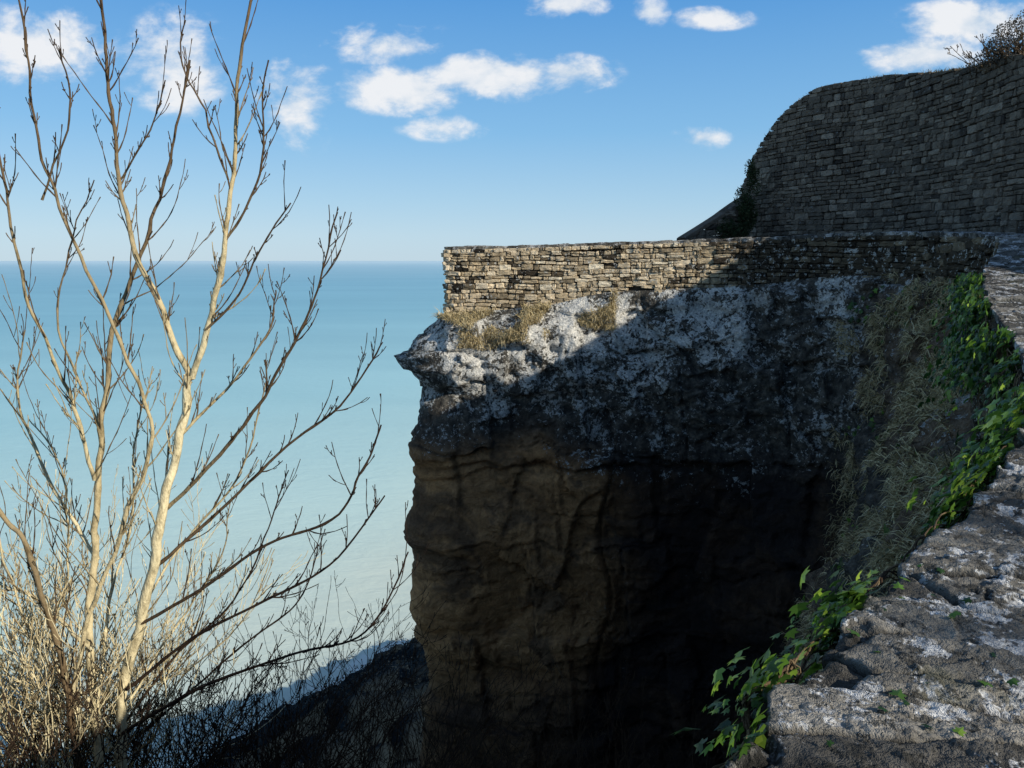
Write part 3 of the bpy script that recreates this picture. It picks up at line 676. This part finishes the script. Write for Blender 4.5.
# rounded winter crowns covering the shore slope
nb=1500; bx=rng.uniform(-46,6,nb); by=rng.uniform(30,104,nb); k=(ysh(bx)-by)>3; bx=bx[k];by=by[k];nb=len(bx)
br=rng.uniform(.9,2.4,nb)*ss(3,14,ysh(bx)-by)*ss(18,50,by)+.5; bt=rng.uniform(.1,.8,nb)
bz=land(bx,by)
A=Acc()
th=np.linspace(0,2*np.pi,17)[:-1]; ph=np.linspace(.02,1.5,8)
dome=np.array([(math.sin(p)*math.cos(t_),math.sin(p)*math.sin(t_),math.cos(p)) for p in ph for t_ in th])
df=[(i*16+j,i*16+(j+1)%16,(i+1)*16+(j+1)%16,(i+1)*16+j) for i in range(7) for j in range(16)]
for i in range(nb):
    q=dome*(1+.22*fbm(dome*1.9+bx[i],2,int(by[i])))[:,None]*br[i]*.86
    A.add(q+np.array([bx[i],by[i],bz[i]-.15]),df,float(bt[i])*.6)
K=170
q=rand_unit(nb*K).reshape(nb,K,3); q[...,2]=np.abs(q[...,2]); rr2=rng.uniform(.85,1.12,(nb,K,1))
P=np.stack([bx,by,bz-.1],-1)[:,None]+q*rr2*br[:,None,None]
P=P.reshape(-1,3); qn=q.reshape(-1,3); n=len(P)
V,Fc,T=leaves(P,qn+rand_unit(n)*.5,rng.uniform(.7,1.3,n)*(.05+P[:,1]*.0027),np.clip(np.repeat(bt,K)+rng.normal(0,.12,n),0,1),'p',0)
A.add(V,Fc,T)
A.obj('scrub',WOOD,True,None,kind='stuff',label='dark winter woodland scrub covering the slope above the shore',category='scrub')
n=80000
X=rng.uniform(-7,8,n);Y=rng.uniform(8,17,n);P=np.stack([X,Y,0*X],-1); hb=ss(-.4,.8,fbm(P*.6,4,53))*3.4
P[:,2]=land(X,Y)+hb*rng.uniform(.2,1,n)
P=P[P[:,2]<-(.62+.06*ss(0,-2,P[:,0])-.03*ss(1,4,P[:,0]))*P[:,1]]; n=len(P)
V,Fc,T=leaves(P,rand_unit(n)+np.array([0,-.3,.6]),rng.uniform(.03,.09,n),np.clip(rng.normal(.35,.25,n),0,1),'p',0)
mk('scrub',V,Fc,SCRUB,{'tint':T},False,kind='stuff',label='dark ivy and bramble scrub at the foot of the cliff',category='scrub')

# ================================================================ world
Sv=Vector((.76,-.56,.465)).normalized(); elev=math.asin(Sv.z); rot=math.atan2(Sv.x,Sv.y)
w=bpy.data.worlds.new('World'); scene.world=w; w.use_nodes=True; t=w.node_tree; t.nodes.clear()
def N(k): return t.nodes.new(k)
out=N('ShaderNodeOutputWorld');bg=N('ShaderNodeBackground');bg.inputs[1].default_value=.10;t.links.new(bg.outputs[0],out.inputs[0])
sky=N('ShaderNodeTexSky');sky.sky_type='NISHITA';sky.sun_disc=False;sky.sun_elevation=elev;sky.sun_rotation=rot;sky.air_density=1.0;sky.dust_density=.2;sky.ozone_density=3
tc=N('ShaderNodeTexCoord');sp=N('ShaderNodeSeparateXYZ');t.links.new(tc.outputs['Generated'],sp.inputs[0])
def mth(op,a,b=0.,c=0.):
    n=N('ShaderNodeMath');n.operation=op
    for i,x in enumerate((a,b,c)):
        if hasattr(x,'links'): t.links.new(x,n.inputs[i])
        else: n.inputs[i].default_value=x
    return n.outputs[0]
ay=mth('MAXIMUM',mth('ABSOLUTE',sp.outputs[1]),.02)
tx=mth('DIVIDE',sp.outputs[0],ay);tzz=mth('DIVIDE',sp.outputs[2],ay)
cb=N('ShaderNodeCombineXYZ');t.links.new(tx,cb.inputs[0]);t.links.new(tzz,cb.inputs[1])
mpn=N('ShaderNodeVectorMath');mpn.operation='MULTIPLY';mpn.inputs[1].default_value=(1,1.6,1);t.links.new(cb.outputs[0],mpn.inputs[0])
nz=N('ShaderNodeTexNoise');nz.inputs['Scale'].default_value=11;nz.inputs['Detail'].default_value=7;nz.inputs['Roughness'].default_value=.6;nz.inputs['Distortion'].default_value=.15;t.links.new(mpn.outputs[0],nz.inputs[0])
cur=None
for (u,v,au,av,wt) in [(405,90,68,24,1.5),(490,76,80,23,1.6),(570,73,48,17,1.5),(390,44,68,20,1.15),(445,128,45,13,.9),(295,102,42,46,1.1),(45,45,80,38,1.15),(175,62,55,48,1.1),(565,2,46,15,1.4),(650,12,19,14,1.4),(715,18,38,11,1.3),(925,56,60,19,1.6),(970,22,68,21,1.6),(702,138,28,12,1.2)]:
    p=at(u,v,1.); ax=au/F;az=av/F
    mp=N('ShaderNodeVectorMath');mp.operation='MULTIPLY_ADD';mp.inputs[1].default_value=(1/ax,1/az,0);mp.inputs[2].default_value=(-p[0]/ax,-p[2]/az,0)
    t.links.new(cb.outputs[0],mp.inputs[0]); vl=N('ShaderNodeVectorMath');vl.operation='LENGTH';t.links.new(mp.outputs[0],vl.inputs[0])
    b_=mth('MULTIPLY_ADD',vl.outputs['Value'],-wt,1.25*wt)
    cur=b_ if cur is None else mth('MAXIMUM',cur,b_)
cur=mth('MAXIMUM',cur,0.)
dn=mth('ADD',mth('MULTIPLY',cur,.95),mth('MULTIPLY',mth('SUBTRACT',nz.outputs[0],.53),5.0))
dn=mth('MULTIPLY',dn,mth('MINIMUM',mth('MULTIPLY',cur,3.),1.))
mr=N('ShaderNodeMapRange');mr.interpolation_type='SMOOTHSTEP';t.links.new(dn,mr.inputs[0]);mr.inputs[1].default_value=.0;mr.inputs[2].default_value=1.25
cr=N('ShaderNodeValToRGB');t.links.new(nz.outputs[0],cr.inputs[0]);cr.color_ramp.elements[0].position=.4;cr.color_ramp.elements[0].color=(.68,.78,.89,1);cr.color_ramp.elements[1].position=.58;cr.color_ramp.elements[1].color=(.96,.97,.99,1)
vs=N('ShaderNodeVectorMath');vs.operation='SCALE';t.links.new(cr.outputs[0],vs.inputs[0]);vs.inputs['Scale'].default_value=9.3
gr=N('ShaderNodeValToRGB');t.links.new(sp.outputs[2],gr.inputs[0]);el=gr.color_ramp.elements
stops=[(0,(.51,.69,.83)),(.03,(.49,.69,.85)),(.07,(.40,.64,.85)),(.15,(.235,.52,.84)),(.29,(.10,.35,.76)),(.5,(.14,.27,.48)),(1,(.15,.22,.35))]
while len(el)<len(stops): el.new(.5)
for q,(p,c) in zip(el,stops): q.position=p;q.color=(*c,1)
gs=N('ShaderNodeVectorMath');gs.operation='SCALE';t.links.new(gr.outputs[0],gs.inputs[0]);gs.inputs['Scale'].default_value=10.
mg=N('ShaderNodeMix');mg.data_type='RGBA';mg.inputs[0].default_value=.85;t.links.new(sky.outputs[0],mg.inputs[6]);t.links.new(gs.outputs[0],mg.inputs[7])
mx=N('ShaderNodeMix');mx.data_type='RGBA';t.links.new(mth('MULTIPLY',mr.outputs[0],.94),mx.inputs[0])
t.links.new(mg.outputs[2],mx.inputs[6]);t.links.new(vs.outputs[0],mx.inputs[7]);t.links.new(mx.outputs[2],bg.inputs[0])
# sun
ld=bpy.data.lights.new('sun','SUN');ld.energy=5;ld.angle=math.radians(.5);ld.color=(1,.92,.77)
lo=bpy.data.objects.new('sun',ld);scene.collection.objects.link(lo);lo.rotation_euler=Sv.to_track_quat('Z','Y').to_euler();lo.location=(20,-10,20)
# camera
cd=bpy.data.cameras.new('camera');cd.sensor_width=36;cd.lens=F/1024*36;cd.clip_start=.05;cd.clip_end=90000
co=bpy.data.objects.new('camera',cd);co.rotation_euler=(math.pi/2-PITCH,0,0);scene.collection.objects.link(co);scene.camera=co
scene.view_settings.view_transform='Standard';scene.view_settings.look='None';scene.view_settings.exposure=0
